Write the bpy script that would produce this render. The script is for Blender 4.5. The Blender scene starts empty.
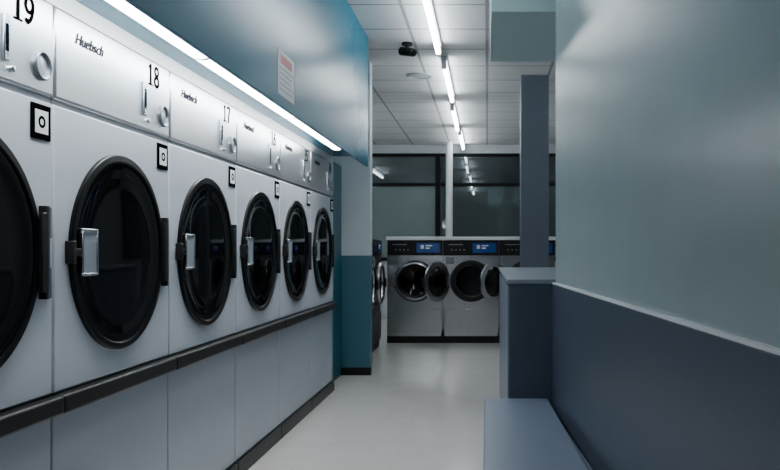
import bpy, bmesh, math, random
from mathutils import Vector, Matrix
random.seed(4)
C = bpy.context.scene.collection
PI = math.pi

# ------------------------------------------------------------------ materials
def lin(c):
    r = []
    for v in c:
        v /= 255.0
        r.append(v/12.92 if v <= .04045 else ((v+.055)/1.055)**2.4)
    return r
def nodes(name):
    m = bpy.data.materials.new(name); m.use_nodes = True
    nt = m.node_tree
    return m, nt, nt.nodes['Principled BSDF']
def mixrgb(nt, a, b, fac=None):
    n = nt.nodes.new('ShaderNodeMix'); n.data_type = 'RGBA'
    if isinstance(a, (list, tuple)): n.inputs[6].default_value = (*a, 1)
    else: nt.links.new(a, n.inputs[6])
    if isinstance(b, (list, tuple)): n.inputs[7].default_value = (*b, 1)
    else: nt.links.new(b, n.inputs[7])
    if fac is not None: nt.links.new(fac, n.inputs[0])
    return n.outputs[2]
def noise(nt, scale, detail=3, stretch=None):
    tc = nt.nodes.new('ShaderNodeTexCoord')
    n = nt.nodes.new('ShaderNodeTexNoise'); n.inputs['Scale'].default_value = scale
    n.inputs['Detail'].default_value = detail
    if stretch:
        mp = nt.nodes.new('ShaderNodeMapping'); mp.inputs['Scale'].default_value = stretch
        nt.links.new(tc.outputs['Object'], mp.inputs['Vector'])
        nt.links.new(mp.outputs['Vector'], n.inputs['Vector'])
    else:
        nt.links.new(tc.outputs['Object'], n.inputs['Vector'])
    return n.outputs['Fac']
def mat(name, rgb, rough=.5, metal=0., var=.06, scale=6, bump=0., bscale=60, stretch=None, bstretch=None, spec=.5, bdist=.004, rvar=0):
    m, nt, p = nodes(name)
    c = lin(rgb)
    f = noise(nt, scale, 3, stretch)
    col = mixrgb(nt, [v*(1-var) for v in c], [min(1, v*(1+var)) for v in c], f)
    nt.links.new(col, p.inputs['Base Color'])
    p.inputs['Roughness'].default_value = rough
    p.inputs['Metallic'].default_value = metal
    p.inputs['Specular IOR Level'].default_value = spec
    if rvar:
        rr = nt.nodes.new('ShaderNodeMath'); rr.operation = 'MULTIPLY_ADD'
        rr.inputs[1].default_value = rvar; rr.inputs[2].default_value = rough-rvar/2
        nt.links.new(f, rr.inputs[0]); nt.links.new(rr.outputs[0], p.inputs['Roughness'])
    if bump:
        b = nt.nodes.new('ShaderNodeBump'); b.inputs['Strength'].default_value = bump
        b.inputs['Distance'].default_value = bdist
        nt.links.new(noise(nt, bscale, 4, bstretch), b.inputs['Height'])
        nt.links.new(b.outputs['Normal'], p.inputs['Normal'])
    return m
def emit(name, rgb, s):
    m, nt, p = nodes(name)
    p.inputs['Base Color'].default_value = (.9, .9, .9, 1)
    p.inputs['Emission Color'].default_value = (*rgb, 1)
    p.inputs['Emission Strength'].default_value = s
    return m
def tiles(name, rgb, line, size_x, size_y, mortar, rough, var, wear=.9, wscale=1.2):
    m, nt, p = nodes(name)
    tc = nt.nodes.new('ShaderNodeTexCoord')
    br = nt.nodes.new('ShaderNodeTexBrick'); br.offset = 0; br.squash = 1
    br.inputs['Scale'].default_value = 1
    br.inputs['Brick Width'].default_value = size_x; br.inputs['Row Height'].default_value = size_y
    br.inputs['Mortar Size'].default_value = mortar; br.inputs['Mortar Smooth'].default_value = .2
    c = lin(rgb)
    br.inputs['Color1'].default_value = (*[v*(1-var) for v in c], 1)
    br.inputs['Color2'].default_value = (*[min(1, v*(1+var)) for v in c], 1)
    br.inputs['Mortar'].default_value = (*lin(line), 1)
    nt.links.new(tc.outputs['Object'], br.inputs['Vector'])
    f = noise(nt, wscale, 4)
    col = mixrgb(nt, br.outputs['Color'], [v*wear for v in c], None)
    mx = col.node; ml = nt.nodes.new('ShaderNodeMath'); ml.operation = 'MULTIPLY'; ml.inputs[1].default_value = .6
    nt.links.new(f, ml.inputs[0]); nt.links.new(ml.outputs[0], mx.inputs[0])
    nt.links.new(col, p.inputs['Base Color'])
    p.inputs['Roughness'].default_value = rough
    return m
def two_tone(name, low, high, z, rough):
    m, nt, p = nodes(name)
    tc = nt.nodes.new('ShaderNodeTexCoord'); s = nt.nodes.new('ShaderNodeSeparateXYZ')
    nt.links.new(tc.outputs['Object'], s.inputs[0])
    g = nt.nodes.new('ShaderNodeMath'); g.operation = 'GREATER_THAN'; g.inputs[1].default_value = z
    nt.links.new(s.outputs['Z'], g.inputs[0])
    col = mixrgb(nt, lin(low), lin(high), g.outputs[0])
    nt.links.new(col, p.inputs['Base Color']); p.inputs['Roughness'].default_value = rough
    return m

M = dict(
 dryer=mat('white_enamel', (196,202,211), .18, var=.03),
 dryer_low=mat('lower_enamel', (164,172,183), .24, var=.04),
 panel=mat('brushed_panel', (202,205,210), .28, .88, var=.06, scale=2, stretch=(1,1,14)),
 black=mat('black_plastic', (11,12,14), .42, spec=.3),
 rubber=mat('black_gasket', (5,6,7), .28, spec=.2),
 dark=mat('dark_glass', (3,4,5), .05, spec=.2),
 chrome=mat('chrome', (200,205,210), .2, 1),
 grey=mat('grey_metal', (126,132,138), .34, .85),
 bright=mat('door_ring_metal', (176,178,182), .26, .95),
 latch=mat('latch_insert', (150,158,166), .4, .3),
 white=mat('white_plastic', (222,226,228), .4),
 ink=mat('black_ink', (8,8,10), 1., spec=0.),
 faint=mat('grey_ink', (52,54,60), 1., spec=0.),
 teal=mat('teal_gloss_paint', (20,104,130), .24, var=.12, scale=2, bump=.07, bscale=6, bstretch=(1,1,.25), spec=.16),
 teal_dark=mat('dark_teal_paint', (28,78,94), .4, spec=.3),
 wall=mat('pale_teal_paint', (150,167,170), .27, var=.09, scale=3, bump=.22, bscale=13),
 dado=mat('slate_blue_paint', (62,73,89), .34, var=.07, scale=4, bump=.12, bscale=14),
 bench=mat('bench_laminate', (112,124,142), .3, var=.05),
 counter=mat('counter_slate', (62,73,88), .45),
 countertop=mat('countertop_laminate', (120,130,143), .35),
 sidepanel=mat('side_panel', (104,114,128), .35),
 column=mat('column_paint', (86,96,110), .5),
 soffit=mat('soffit_paint', (174,202,204), .5),
 plain=mat('off_white_paint', (172,178,182), .6),
 ledge=mat('lit_edge_white', (232,236,238), .35),
 steel=mat('brushed_steel', (190,191,194), .22, .88, var=.3, scale=4, stretch=(1,60,1)),
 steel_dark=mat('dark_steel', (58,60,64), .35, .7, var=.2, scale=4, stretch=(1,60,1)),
 drum=mat('drum_steel', (36,38,42), .4, .8),
 frame=mat('dark_window_frame', (10,10,12), .5, spec=.15),
 pane_a=mat('pane_pale_grey', (118,132,131), .02, .3, spec=1.0, scale=1.2, var=.2),
 pane_m=mat('pane_mid_grey', (84,96,98), .02, .38, spec=1.0, scale=1.2, var=.25),
 pane_b=mat('pane_dark', (62,72,76), .02, .48, spec=1.0, scale=1.2, var=.3),
 blue=mat('blue_display', (26,72,140), .25),
 paper=mat('paper', (220,220,223), .7),
 pink=mat('pink_print', (206,140,140), .7),
 print=mat('grey_print', (172,174,180), .7),
 ceil=tiles('ceiling_tiles', (224,226,228), (126,128,132), .6, .6, .014, .8, .05, .78, 9),
 floor=tiles('vinyl_floor', (212,209,205), (200,197,193), .5, .5, .003, .13, .006, .78, 5.0),
 ret=two_tone('return_wall_paint', (46,96,112), (188,198,204), 1.08, .4),
 tube=emit('tube_glow', (.90,.97,1.0), 30),
 strip=emit('strip_glow', (.96,.98,.98), 24),
)

# ------------------------------------------------------------------ geometry helpers
def NB(): return bmesh.new()
def box(bm, x0,x1,y0,y1,z0,z1):
    v = [bm.verts.new(p) for p in ((x0,y0,z0),(x1,y0,z0),(x1,y1,z0),(x0,y1,z0),(x0,y0,z1),(x1,y0,z1),(x1,y1,z1),(x0,y1,z1))]
    for f in ((3,2,1,0),(4,5,6,7),(0,1,5,4),(1,2,6,5),(2,3,7,6),(3,0,4,7)): bm.faces.new([v[i] for i in f])
    return bm
def prism(bm, pts, z0, z1):
    a = [bm.verts.new((x,y,z0)) for x,y in pts]; b = [bm.verts.new((x,y,z1)) for x,y in pts]
    n = len(pts)
    bm.faces.new(a[::-1]); bm.faces.new(b)
    for i in range(n): bm.faces.new((a[i],a[(i+1)%n],b[(i+1)%n],b[i]))
    return bm
def extrude_y(bm, pts, y0, y1):
    a = [bm.verts.new((x,y0,z)) for x,z in pts]; b = [bm.verts.new((x,y1,z)) for x,z in pts]
    n = len(pts)
    bm.faces.new(a[::-1]); bm.faces.new(b)
    for i in range(n): bm.faces.new((a[i],a[(i+1)%n],b[(i+1)%n],b[i]))
    return bm
def lathe(bm, prof, cy=0, cz=0, seg=48, closed=False, cx=0):
    """revolve (radius, x) profile about an X-parallel axis"""
    rings = []
    for r, x in prof:
        if r < 1e-6: rings.append([bm.verts.new((cx+x,cy,cz))])
        else: rings.append([bm.verts.new((cx+x, cy+r*math.cos(2*PI*k/seg), cz+r*math.sin(2*PI*k/seg))) for k in range(seg)])
    pairs = list(zip(rings, rings[1:]))
    if closed: pairs.append((rings[-1], rings[0]))
    for a, b in pairs:
        for k in range(seg):
            k2 = (k+1) % seg
            if len(a) == 1 and len(b) == 1: continue
            if len(a) == 1: bm.faces.new((a[0], b[k], b[k2]))
            elif len(b) == 1: bm.faces.new((a[k], b[0], a[k2]))
            else: bm.faces.new((a[k], b[k], b[k2], a[k2]))
    return bm
def rod(bm, p, q, r, seg=16, caps=True):
    p, q = Vector(p), Vector(q); d = (q-p).normalized()
    u = d.orthogonal().normalized(); w = d.cross(u)
    a = [bm.verts.new(p + r*(math.cos(2*PI*k/seg)*u + math.sin(2*PI*k/seg)*w)) for k in range(seg)]
    b = [bm.verts.new(q + r*(math.cos(2*PI*k/seg)*u + math.sin(2*PI*k/seg)*w)) for k in range(seg)]
    for k in range(seg): bm.faces.new((a[k], a[(k+1)%seg], b[(k+1)%seg], b[k]))
    if caps: bm.faces.new(a[::-1]); bm.faces.new(b)
    return bm
def obj(name, bm, m, parent=None, bevel=0, loc=None):
    bmesh.ops.recalc_face_normals(bm, faces=bm.faces)
    me = bpy.data.meshes.new(name); bm.to_mesh(me); bm.free()
    for p in me.polygons: p.use_smooth = True
    me.set_sharp_from_angle(angle=math.radians(32))
    me.materials.append(m)
    o = bpy.data.objects.new(name, me); C.objects.link(o)
    if parent: o.parent = parent
    if loc: o.location = loc
    if bevel:
        b = o.modifiers.new('bevel', 'BEVEL'); b.width = bevel; b.segments = 2; b.limit_method = 'ANGLE'
    return o
def tag(o, label, cat, group=None):
    o['label'] = label; o['category'] = cat
    if group: o['group'] = group
    return o
def thing(name, label, cat, loc=(0,0,0), rz=0, group=None):
    o = bpy.data.objects.new(name, None); C.objects.link(o)
    o.empty_display_size = .1
    o.location = loc; o.rotation_euler = (0,0,rz)
    return tag(o, label, cat, group)
def struct(name, bm, m, parent=None, bevel=0):
    o = obj(name, bm, m, parent, bevel)
    o['kind'] = 'structure'
    return o
def dup(root, loc, label, rz=None):
    r = root.copy(); C.objects.link(r); r.location = loc; r['label'] = label
    if rz is not None: r.rotation_euler = (0,0,rz)
    for ch in list(root.children):
        c = ch.copy(); C.objects.link(c); c.parent = r
        for g in list(ch.children):
            d = g.copy(); C.objects.link(d); d.parent = c
    return r
def script(name, s, size, m, parent, y, z, x=.002, shear=0, sx=1):
    """flat lettering on a +X face from the built-in font"""
    cu = bpy.data.curves.new('t', 'FONT'); cu.body = s; cu.size = size; cu.shear = shear
    cu.align_x = 'CENTER'; cu.align_y = 'CENTER'; cu.extrude = .0008; cu.offset = .0003
    t = bpy.data.objects.new('t', cu); C.objects.link(t)
    bpy.context.view_layer.update()
    me = bpy.data.meshes.new_from_object(t.evaluated_get(bpy.context.evaluated_depsgraph_get()))
    bpy.data.objects.remove(t); bpy.data.curves.remove(cu)
    for v in me.vertices:
        a, b, c = v.co; v.co = (c, a*sx, b)
    me.name = name; me.materials.clear(); me.materials.append(m)
    o = bpy.data.objects.new(name, me); C.objects.link(o); o.parent = parent; o.location = (x, y, z)
    return o
# bold slab numerals drawn as ribbons: (points, half widths) in a box .62 wide, 1 tall
def arc(cx, cy, rx, ry, a0, a1, n=22):
    return [(cx+rx*math.cos(math.radians(a0+(a1-a0)*k/n)), cy+ry*math.sin(math.radians(a0+(a1-a0)*k/n))) for k in range(n+1)]
DIG = {
 '1': [([(.34,0),(.34,1)],.09), ([(.36,.96),(.10,.80)],.05), ([(.08,.035),(.60,.035)],.04)],
 '4': [([(.44,0),(.44,1)],.085), ([(.44,.97),(.03,.30)],.05), ([(.0,.29),(.62,.29)],.05), ([(.28,.03),(.60,.03)],.04)],
 '5': [([(.10,.94),(.56,.94)],.06), ([(.12,.98),(.10,.50)],.05), (arc(.28,.33,.25,.27,125,-150),.075)],
 '6': [(arc(.30,.30,.23,.25,0,360),.075), (arc(.52,.32,.45,.62,180,98),.07), (arc(.47,.86,.04,.04,0,360),.05)],
 '7': [([(.02,.93),(.60,.93)],.065), ([(.56,.96),(.38,.5),(.24,0)],.085), ([(.05,.98),(.05,.78)],.045)],
 '8': [(arc(.30,.26,.23,.22,0,360),.08), (arc(.30,.74,.19,.20,0,360),.075)],
 '9': [(arc(.30,.70,.23,.25,0,360),.075), (arc(.08,.68,.45,.62,0,-82),.07), (arc(.13,.14,.04,.04,0,360),.05)],
}
def numeral(s, h, m, parent, y, z, x):
    bm = NB(); px = -.36*len(s)*h*.95
    for i, ch in enumerate(s):
        for pts, hw in DIG[ch]:
            P = [Vector(((q[0])*h*.95 + px + i*.72*h*.95, (q[1]-.5)*h)) for q in pts]
            n = len(P); L = []; R = []
            closed = (P[0]-P[-1]).length < 1e-5
            for k in range(n):
                if closed: t = P[(k+1) % (n-1)] - P[(k-1) % (n-1)]
                else: t = P[min(n-1,k+1)] - P[max(0,k-1)]
                t.normalize(); nn = Vector((-t.y, t.x))*hw*h
                L.append(P[k]+nn); R.append(P[k]-nn)
            vl = [(bm.verts.new((0,a.x,a.y)), bm.verts.new((.0012,a.x,a.y))) for a in L]
            vr = [(bm.verts.new((0,a.x,a.y)), bm.verts.new((.0012,a.x,a.y))) for a in R]
            for k in range(n-1):
                bm.faces.new((vl[k][1],vl[k+1][1],vr[k+1][1],vr[k][1]))
                bm.faces.new((vl[k][0],vl[k+1][0],vl[k+1][1],vl[k][1]))
                bm.faces.new((vr[k][0],vr[k+1][0],vr[k+1][1],vr[k][1]))
    return obj('number', bm, m, parent, loc=(x, y, z))

# ------------------------------------------------------------------ room shell
H = 2.84
struct('floor', box(NB(), -3.7,3.6,-2.6,12.8,-.1,0), M['floor'])
struct('ceiling', box(NB(), -3.7,3.6,-2.6,12.8,H,H+.1), M['ceil'])
struct('wall_left', box(NB(), -2.1,-2.0,-2.5,7.0,0,H), M['plain'])
# bulkhead with a lip at its front edge that hides the strip light housings
struct('wall_left_bulkhead', box(NB(), -2.0,-.976,-2.5,6.25,1.885,H), M['teal'])
struct('wall_left_fascia', box(NB(), -.976,-.958,-2.5,6.25,1.80,H), M['teal'], bevel=.002)
struct('trim_6', box(NB(), -1.27,-1.245,-2.5,6.25,1.834,1.885), M['ledge'])  # white filler added above the dryers so the strip light recess glows
struct('wall_left_return', box(NB(), -3.6,-1.057,7.0,7.14,0,H), M['ret'], bevel=.004)
struct('wall_left_recess', box(NB(), -1.42,-1.315,6.265,7.0,0,1.885), M['teal_dark'])
struct('baseboard_left', box(NB(), -1.315,-1.045,6.985,7.0,0,.07), M['black'], bevel=.002)
struct('wall_left_alcove', box(NB(), -3.7,-3.6,7.0,12.65,0,H), M['plain'])
struct('wall_front', box(NB(), -3.7,3.6,-2.6,-2.5,0,H), M['plain'])
struct('wall_back', box(NB(), -3.6,3.5,12.65,12.75,0,H), M['plain'])
struct('wall_right_far', box(NB(), 3.5,3.6,-2.5,12.65,0,H), M['plain'])
def XW(y): return .315 - .055*(y-3.56)
struct('wall_right', prism(NB(), [(XW(-2.5),-2.5),(XW(3.56),3.56),(XW(3.56)+.14,3.56),(XW(-2.5)+.14,-2.5)][::-1], 0, H), M['wall'], bevel=.004)
struct('trim_1', prism(NB(), [(XW(-2.5)-.015,-2.5),(XW(3.56)-.015,3.56),(XW(3.56)-.0005,3.56),(XW(-2.5)-.0005,-2.5)][::-1], 0, .9735), M['dado'], bevel=.002)
struct('trim_5', prism(NB(), [(XW(-2.5)-.0155,-2.5),(XW(3.56)-.0155,3.56),(XW(3.56)-.0005,3.56),(XW(-2.5)-.0005,-2.5)][::-1], .974,.981), M['ledge'])  # near-white cap paints in the bright highlight along the lit dado ledge
struct('trim_2', box(NB(), .02,3.5,3.81,4.82,2.3,H), M['soffit'], bevel=.004)
struct('trim_3', box(NB(), .332,.605,7.57,7.84,0,H), M['column'], bevel=.006)     # square column
struct('trim_4', box(NB(), -3.6,3.5,12.58,12.65,2.70,H), M['plain'])

# window wall at the back: dark frame grid with fixed panes
fb = NB()
ZB, ZM, ZT = .95, 2.17, 2.70
xs = [-3.55, -2.2, -.80, .60, 2.0, 3.45]; fw = .04
for z0, z1 in ((ZB,ZB+.06),(ZM,ZM+.05),(ZT-.05,ZT)): box(fb, -3.6,3.5,12.59,12.65,z0,z1)
for x in xs: box(fb, x-fw,x+fw,12.585,12.645,ZB+.06,ZT-.05)
win = struct('window_1', fb, M['frame'])
for i in range(len(xs)-1):
    for j, (z0, z1) in enumerate(((ZB+.06,ZM),(ZM+.05,ZT-.05))):
        m = (M['pane_a'] if j == 0 else M['pane_m']) if i <= 1 else (M['pane_m'] if j == 0 else M['pane_b'])  # paler pane colours stand in for the lit room behind the glass
        o = obj('window_pane', box(NB(), xs[i]+fw,xs[i+1]-fw,12.625,12.64,z0,z1), m, win); o['kind'] = 'structure'

# round white post before the windows
tag(obj('round_post', rod(NB(), (-.60,12.3,0), (-.60,12.3,H), .055, 24), M['white']), 'slim round white post standing floor to ceiling before the dark windows', 'post')

# ------------------------------------------------------------------ dryers (local: +X front, origin at floor under the front face)
W = .806
def make_dryer():
    t = thing('tumble_dryer', 'x', 'dryer', group='white tumble dryers in a row along the left wall')
    hw = W/2 - .003
    obj('cabinet', box(NB(), -.70,-.02,-hw,hw,.08,1.83), M['dryer'], t, .004)
    obj('control_panel', box(NB(), -.02,.004,-hw,hw,1.564,1.832), M['panel'], t, .008)
    obj('panel_seam', box(NB(), -.02,-.006,-hw,hw,1.548,1.5635), M['grey'], t)
    obj('front_panel', box(NB(), -.02,0,-hw,hw,.718,1.5475), M['dryer'], t, .006)
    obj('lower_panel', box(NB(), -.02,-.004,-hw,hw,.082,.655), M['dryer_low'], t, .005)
    obj('bumper_rail', box(NB(), -.02,.034,-W/2,W/2,.660,.714), M['black'], t, .008)
    obj('kick_plate', box(NB(), -.70,.012,-hw,hw,0,.078), M['black'], t, .003)
    # door: thin black rim round a large dark glass
    cz = 1.123
    d = obj('door', lathe(NB(), [(.326,0),(.326,.010),(.323,.013),(.305,.014),(.301,.011),(.301,0)], 0, cz, 80, True), M['rubber'], t)
    obj('door_glass', lathe(NB(), [(.3005,.008),(.272,.0095),(.265,.006),(.20,.009),(.12,.012),(0,.013)], 0, cz, 72), M['dark'], d)
    # flat latch plate near the left edge of the door
    h = NB(); z0, z1, y0, y1 = cz-.072, cz+.072, -.285, -.190
    w = .008
    box(h, .010,.024,y0,y1,z0,z0+w); box(h, .010,.024,y0,y1,z1-w,z1)
    box(h, .010,.024,y0,y0+w,z0+w,z1-w); box(h, .010,.024,y1-w,y1,z0+w,z1-w)
    obj('latch_frame', h, M['chrome'], d, .002)
    obj('latch_insert', box(NB(), .006,.020,y0+w,y1-w,z0+w,z1-w), M['latch'], d)
    k = box(NB(), .0,.026,-.343,-.322,cz-.034,cz+.034); box(k, .014,.022,-.322,-.286,cz-.012,cz+.012)
    obj('latch_catch', k, M['black'], d, .003)
    hg = box(NB(), .0,.022,.330,.343,cz-.13,cz+.13); box(hg, .012,.024,.310,.331,cz-.11,cz+.11)
    obj('hinge', hg, M['black'], d, .002)
    for s in (-1,1): obj('hinge_plate', box(NB(), 0,.012,.352,.376,cz+s*.085-.044,cz+s*.085+.044), M['chrome'], d, .002)
    obj('hinge_pin', rod(NB(), (.016,.3485,cz-.13), (.016,.3485,cz+.13), .006, 12), M['grey'], d)
    # controls
    sl = box(NB(), .004,.012,.160,.185,1.615,1.735)
    obj('coin_slot_plate', sl, M['chrome'], t, .003)
    obj('coin_slot', box(NB(), .012,.0135,.168,.177,1.640,1.710), M['ink'], t)
    r = obj('dial_ring', lathe(NB(), [(.040,.004),(.040,.012),(.036,.015),(.031,.012),(.031,.004)], .335, 1.640, 32, True), M['grey'], t)
    obj('dial_face', lathe(NB(), [(.0305,.006),(.012,.008),(0,.008)], .335, 1.640, 32), M['panel'], r)
    obj('lock_button', lathe(NB(), [(.008,.004),(.008,.012),(0,.014)], .20, 1.60, 16), M['chrome'], t)
    script('brand_script', 'Huebsch', .048, M['faint'], t, -.21, 1.765, .0055, shear=.35)
    # small framed notice at the top right of the front: black frame, pale square, dark symbol
    sg = obj('notice_plate', box(NB(), 0,.005,.290,.384,1.436,1.534), M['ink'], t, .002)
    obj('notice_card', box(NB(), .005,.0058,.306,.368,1.453,1.517), M['white'], sg)
    obj('notice_symbol', lathe(NB(), [(.017,.0058),(.017,.0066),(.009,.0066),(.009,.0058)], .337, 1.485, 24, True), M['ink'], sg)
    return t
dr = {19:'white tumble dryer numbered 19, nearest and cut off by the left edge',
      18:'white tumble dryer numbered 18, the nearest one seen whole',
      17:'white tumble dryer numbered 17, second whole one from the near end',
      16:'white tumble dryer numbered 16, between dryers 17 and 15',
      15:'white tumble dryer numbered 15, next to last in the row',
      14:'white tumble dryer numbered 14, last before the dark teal recess'}
proto = make_dryer()
dl = []
for i, (n, lb) in enumerate(dr.items()):
    loc = (-1.24, 2.215 - W/2 + i*W, 0)
    if i == 0:
        o = proto; o.location = loc; o['label'] = lb
    else: o = dup(proto, loc, lb)
    dl.append((o, n))
for o, n in dl:
    numeral(str(n), .078, M['ink'], o, .258, 1.775, .0045)

# ------------------------------------------------------------------ lights
def make_tube(name, label, length, m, r, hw, hh, group, gap=.012, cap=.018):
    t = thing(name, label, 'light', group=group)
    L = length/2
    obj('housing', box(NB(), -hw,hw,-L,L,-hh,0), M['white'], t, .003)
    obj('tube', rod(NB(), (0,-L+2*cap,-hh-r-gap), (0,L-2*cap,-hh-r-gap), r, 14), m, t)
    for s in (-1,1):
        obj('end_cap', box(NB(), -r*1.1,r*1.1,s*(L-cap-.002)-cap,s*(L-cap-.002)+cap,-hh-2*r-gap-.003,-hh), M['white'], t, .003)
    return t
g = 'fluorescent lights on the ceiling'
ct = make_tube('ceiling_light', 'x', 1.64, M['tube'], .020, .026, .035, g, gap=.03)
spots = [(-.40,5.58,'fluorescent ceiling light at the top edge, nearest of the visible row'),
         (-.38,7.66,'second fluorescent ceiling light, just beyond the black security camera'),
         (-.40,9.72,'third fluorescent ceiling light, above the steel washers'),
         (-.38,11.62,'fourth fluorescent ceiling light, closest to the back windows')]
hid = 'unseen fluorescent ceiling light outside the frame'
spots += [(-.39,3.4,hid),(-2.35,8.6,hid),(-2.35,10.7,hid),(1.9,7.0,hid),(1.9,9.8,hid)]  # last two added to light the right side; the rest carry on inferred rows
for i, (x, y, lb) in enumerate(spots):
    if i == 0: ct.location = (x,y,H); ct['label'] = lb
    else: dup(ct, (x,y,H), lb)
# strip lights: shallow housing with a rounded glowing diffuser
gs = 'strip lights tucked under the teal bulkhead'
st = thing('strip_light', 'x', 'light', group=gs)
obj('housing', box(NB(), -.07,.07,-.65,.65,-.012,0), M['white'], st, .003)
prof = [(.052*math.cos(PI*k/12), -.0125-.036*math.sin(PI*k/12)) for k in range(13)]
obj('diffuser', extrude_y(NB(), prof, -.640, .640), M['strip'], st)
for s in (-1,1):
    obj('end_cap', extrude_y(NB(), [(x*1.03, z-.001) for x, z in prof], s*.645-.004, s*.645+.004), M['white'], st)
for i, (y, lb) in enumerate(((.92,'strip light under the teal bulkhead, outside the frame'),
        (2.225,'strip light under the teal bulkhead above dryer 18, cut by the top edge'),
        (3.53,'strip light under the teal bulkhead above dryer 17'),
        (4.835,'strip light under the teal bulkhead above dryers 16 and 15'))):
    if i == 0: st.location = (-1.06,y,1.885); st['label'] = lb
    else: dup(st, (-1.06,y,1.885), lb)

# ------------------------------------------------------------------ washers
WW, WH, WD, WB = .678, 1.165, .76, .085
def make_washer():
    t = thing('washing_machine', 'x', 'washing machine', group='stainless steel front loading washers')
    hw = WW/2 - .003; cz = .754-WB; R = .19
    bm = NB()
    v = [bm.verts.new(p) for p in ((0,-hw,0),(0,hw,0),(0,hw,WH),(0,-hw,WH),(-WD,-hw,0),(-WD,hw,0),(-WD,hw,WH),(-WD,-hw,WH))]
    for f in ((0,1,5,4),(1,2,6,5),(2,3,7,6),(3,0,4,7),(4,5,6,7)): bm.faces.new([v[i] for i in f])
    n = 64; inn = []; out = []
    for k in range(n):
        a = 2*PI*(k+.5)/n; c, s = math.cos(a), math.sin(a)
        inn.append(bm.verts.new((0, R*c, cz+R*s)))
        tt = min((hw/abs(c)) if abs(c) > 1e-6 else 9, ((WH-cz)/s if s > 0 else cz/-s) if abs(s) > 1e-6 else 9)
        out.append(bm.verts.new((0, tt*c, cz+tt*s)))
    for k in range(n):
        bm.faces.new((inn[k],inn[(k+1)%n],out[(k+1)%n],out[k]))
    for vc in v[:4]:
        best = sorted(range(n), key=lambda k: (out[k].co-vc.co).length)[:2]
        bm.faces.new((vc, out[best[0]], out[best[1]]))
    obj('cabinet', bm, M['steel'], t)
    T = WH
    obj('control_panel', box(NB(), 0,.014,-hw+.002,hw-.002,T-.185,T-.004), M['black'], t, .004)
    dsp = obj('display', box(NB(), .014,.017,.02,hw-.03,T-.155,T-.035), M['blue'], t, .002)
    mk = NB()
    for (a0,a1,z0,z1) in ((.07,.11,T-.105,T-.06),(.13,.21,T-.075,T-.06),(.13,.18,T-.105,T-.09)): box(mk, .017,.0175,a0,a1,z0,z1)
    obj('display_mark', mk, M['white'], dsp)
    bt = NB()
    for k in range(4): box(bt, .014,.018,-.24+k*.05,-.222+k*.05,T-.125,T-.11)
    box(bt, .014,.0155,-.27,-.10,T-.06,T-.048)
    obj('buttons', bt, M['grey'], t)
    obj('soap_drawer', box(NB(), 0,.012,-hw+.03,-.21,T-.29,T-.20), M['grey'], t, .004)
    obj('service_panel', box(NB(), 0,.010,-hw+.015,hw-.015,.03,.33), M['steel'], t, .004)
    obj('door_rim', lathe(NB(), [(.252,0),(.252,.012),(.240,.02),(.205,.02),(.192,.01),(.190,-.02),(.186,-.02),(.186,0)], 0, cz, 56, False), M['black'], t)
    obj('drum', lathe(NB(), [(.188,-.015),(.21,-.06),(.21,-.5),(0,-.52)], 0, cz, 48), M['drum'], t)
    d = obj('door', lathe(NB(), [(.238,0),(.238,.02),(.226,.038),(.21,.044),(.190,.036),(.178,.015),(.178,0)], .25, 0, 56, True), M['bright'], t, loc=(.024,-.25,cz))
    obj('door_glass', lathe(NB(), [(.180,.012),(.15,-.015),(.10,-.03),(0,-.035)], .25, 0, 48), M['dark'], d)
    obj('door_gasket', lathe(NB(), [(.206,.042),(.204,.050),(.180,.046),(.176,.034)], .25, 0, 48, True), M['rubber'], d)
    obj('door_handle', box(NB(), .03,.062,.455,.482,-.05,.05), M['black'], d, .006)
    obj('door_hinge', box(NB(), -.02,.03,-.012,.03,-.06,.06), M['grey'], d, .003)
    return t
wt = make_washer()
def wash(loc, rz, label, ang, first=False):
    if first: o = wt; o.location = loc; o.rotation_euler = (0,0,rz); o['label'] = label
    else: o = dup(wt, loc, label, rz)
    for c in o.children:
        if c.name.startswith('door') and not c.name.startswith('door_rim'): c.rotation_euler = (0,0,math.radians(-ang))
    return o
wash((-.874,9.4,WB), -PI/2, 'steel washer with its round door shut, left end of the back row', 0, True)
wash((-.194,9.4,WB), -PI/2, 'steel washer in the middle of the back row with door swung open', 124)
wash((.486,9.4,WB), -PI/2, 'steel washer with open door, right of the back row behind the counter', 128)
for y, lb in ((8.09,'dark steel washer seen edge on, nearer of two past the teal wall end'),
              (8.77,'dark steel washer seen edge on, in the corner beside the back row')):
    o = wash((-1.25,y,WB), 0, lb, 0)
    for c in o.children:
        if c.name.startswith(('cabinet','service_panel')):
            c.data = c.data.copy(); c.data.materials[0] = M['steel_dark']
tag(obj('plinth', box(NB(), -1.215,.828,9.415,10.16,0,WB), M['black'], None, .003), 'long black plinth under the back row of washers', 'plinth')
tag(obj('plinth', box(NB(), -2.01,-1.265,7.75,9.11,0,WB), M['black'], None, .003), 'black plinth under the two edge-on washers at left', 'plinth')
tag(obj('shelf_top', box(NB(), -1.218,.830,9.37,10.2,1.2505,1.292), M['white'], None, .004), 'long white ledge laid across the tops of the back washers', 'shelf')

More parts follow.
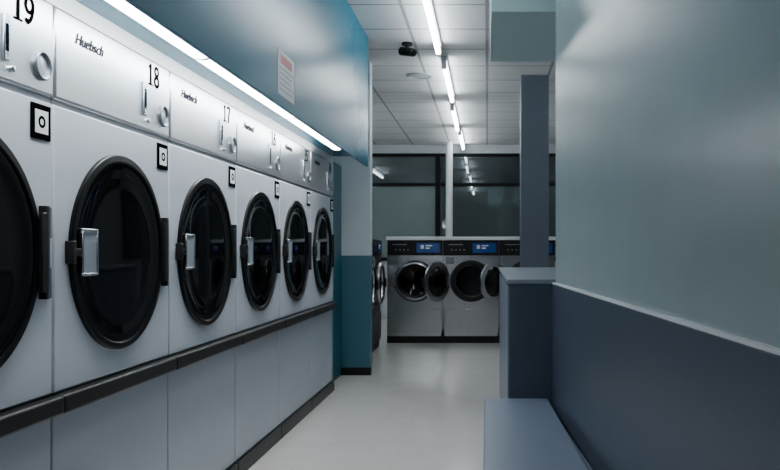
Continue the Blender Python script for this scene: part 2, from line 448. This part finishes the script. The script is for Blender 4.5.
# ------------------------------------------------------------------ counter and bench on the right
ct_ = thing('counter', 'slate blue service counter with pale top at the end of the right wall', 'counter', (.096,3.575,0))
obj('body', box(NB(), .004,.50,0,2.42,0,.974), M['counter'], ct_, .003)
obj('countertop', box(NB(), -.004,.505,-.006,2.43,.9745,.995), M['countertop'], ct_, .003)
for k in range(4): obj('side_panel', box(NB(), 0,.0035,.02+k*.60,.60+k*.60,.06,.95), M['sidepanel'], ct_, .001)
bn = thing('bench', 'low pale blue bench along the slate lower wall at right', 'bench', (0,0,0))
XB = -.012
def xb(y): return XW(y) - .036 - .022*max(0, 3.56-y)
obj('seat', prism(NB(), [(XB,.9),(xb(.9),.9),(xb(3.555),3.555),(XB,3.555)], .405,.45), M['bench'], bn, .006)
obj('base', prism(NB(), [(XB+.05,.95),(XW(.95)-.02,.95),(XW(3.5)-.02,3.5),(XB+.05,3.5)], 0,.404), M['bench'], bn)

# ------------------------------------------------------------------ small things
nt_ = thing('paper_notice', 'white paper notice with a pink heading taped to the teal bulkhead', 'notice', (-.958,3.70,1.955))
obj('sheet', box(NB(), 0,.0015,-.15,.15,-.105,.105), M['paper'], nt_)
obj('heading', box(NB(), .0015,.002,-.11,.10,.045,.085), M['pink'], nt_)
for k in range(5): obj('printed_line', box(NB(), .0015,.002,-.12,.12-.03*(k % 3),.02-k*.025,.027-k*.025), M['print'], nt_)
cam_ = thing('security_camera', 'black security camera hanging from the ceiling tiles', 'camera', (-.66,6.40,H))
m_ = NB(); rod(m_, (0,0,0), (0,0,-.02), .045, 24); rod(m_, (0,0,-.02), (0,0,-.06), .014, 12)
obj('mount', m_, M['black'], cam_)
bdy = rod(NB(), (-.055,.02,-.062), (.06,-.05,-.092), .035, 24); obj('body', bdy, M['black'], cam_, .006)
obj('lens', rod(NB(), (.06,-.05,-.092), (.070,-.056,-.0946), .026, 20), M['dark'], cam_)
cf = NB()
def ringz(bm, prof, seg=32):
    R = [[bm.verts.new((r*math.cos(2*PI*k/seg), r*math.sin(2*PI*k/seg), z)) for k in range(seg)] for r, z in prof]
    for a, b in zip(R, R[1:]):
        for k in range(seg): bm.faces.new((a[k],a[(k+1)%seg],b[(k+1)%seg],b[k]))
    bm.faces.new(R[-1])
ringz(cf, [(.13,0),(.13,-.008),(.11,-.012),(.105,-.006),(.02,-.008)])
o = obj('ceiling_vent', cf, M['plain']); o.location = (-.66,7.60,H)
tag(o, 'round flush pale fitting in the ceiling tiles beyond the security camera', 'vent')

# ------------------------------------------------------------------ world and camera
w = bpy.data.worlds.new('World'); bpy.context.scene.world = w; w.use_nodes = True
w.node_tree.nodes['Background'].inputs[0].default_value = (.5,.6,.7,1)
w.node_tree.nodes['Background'].inputs[1].default_value = .05
cd = bpy.data.cameras.new('camera'); co = bpy.data.objects.new('camera', cd); C.objects.link(co)
cd.sensor_width = 36; cd.lens = 775/780*36
cd.shift_x = -97/780; cd.shift_y = 15/780; cd.clip_start = .02
co.location = (0,0,1.13); co.rotation_euler = (PI/2,0,0)
bpy.context.scene.camera = co
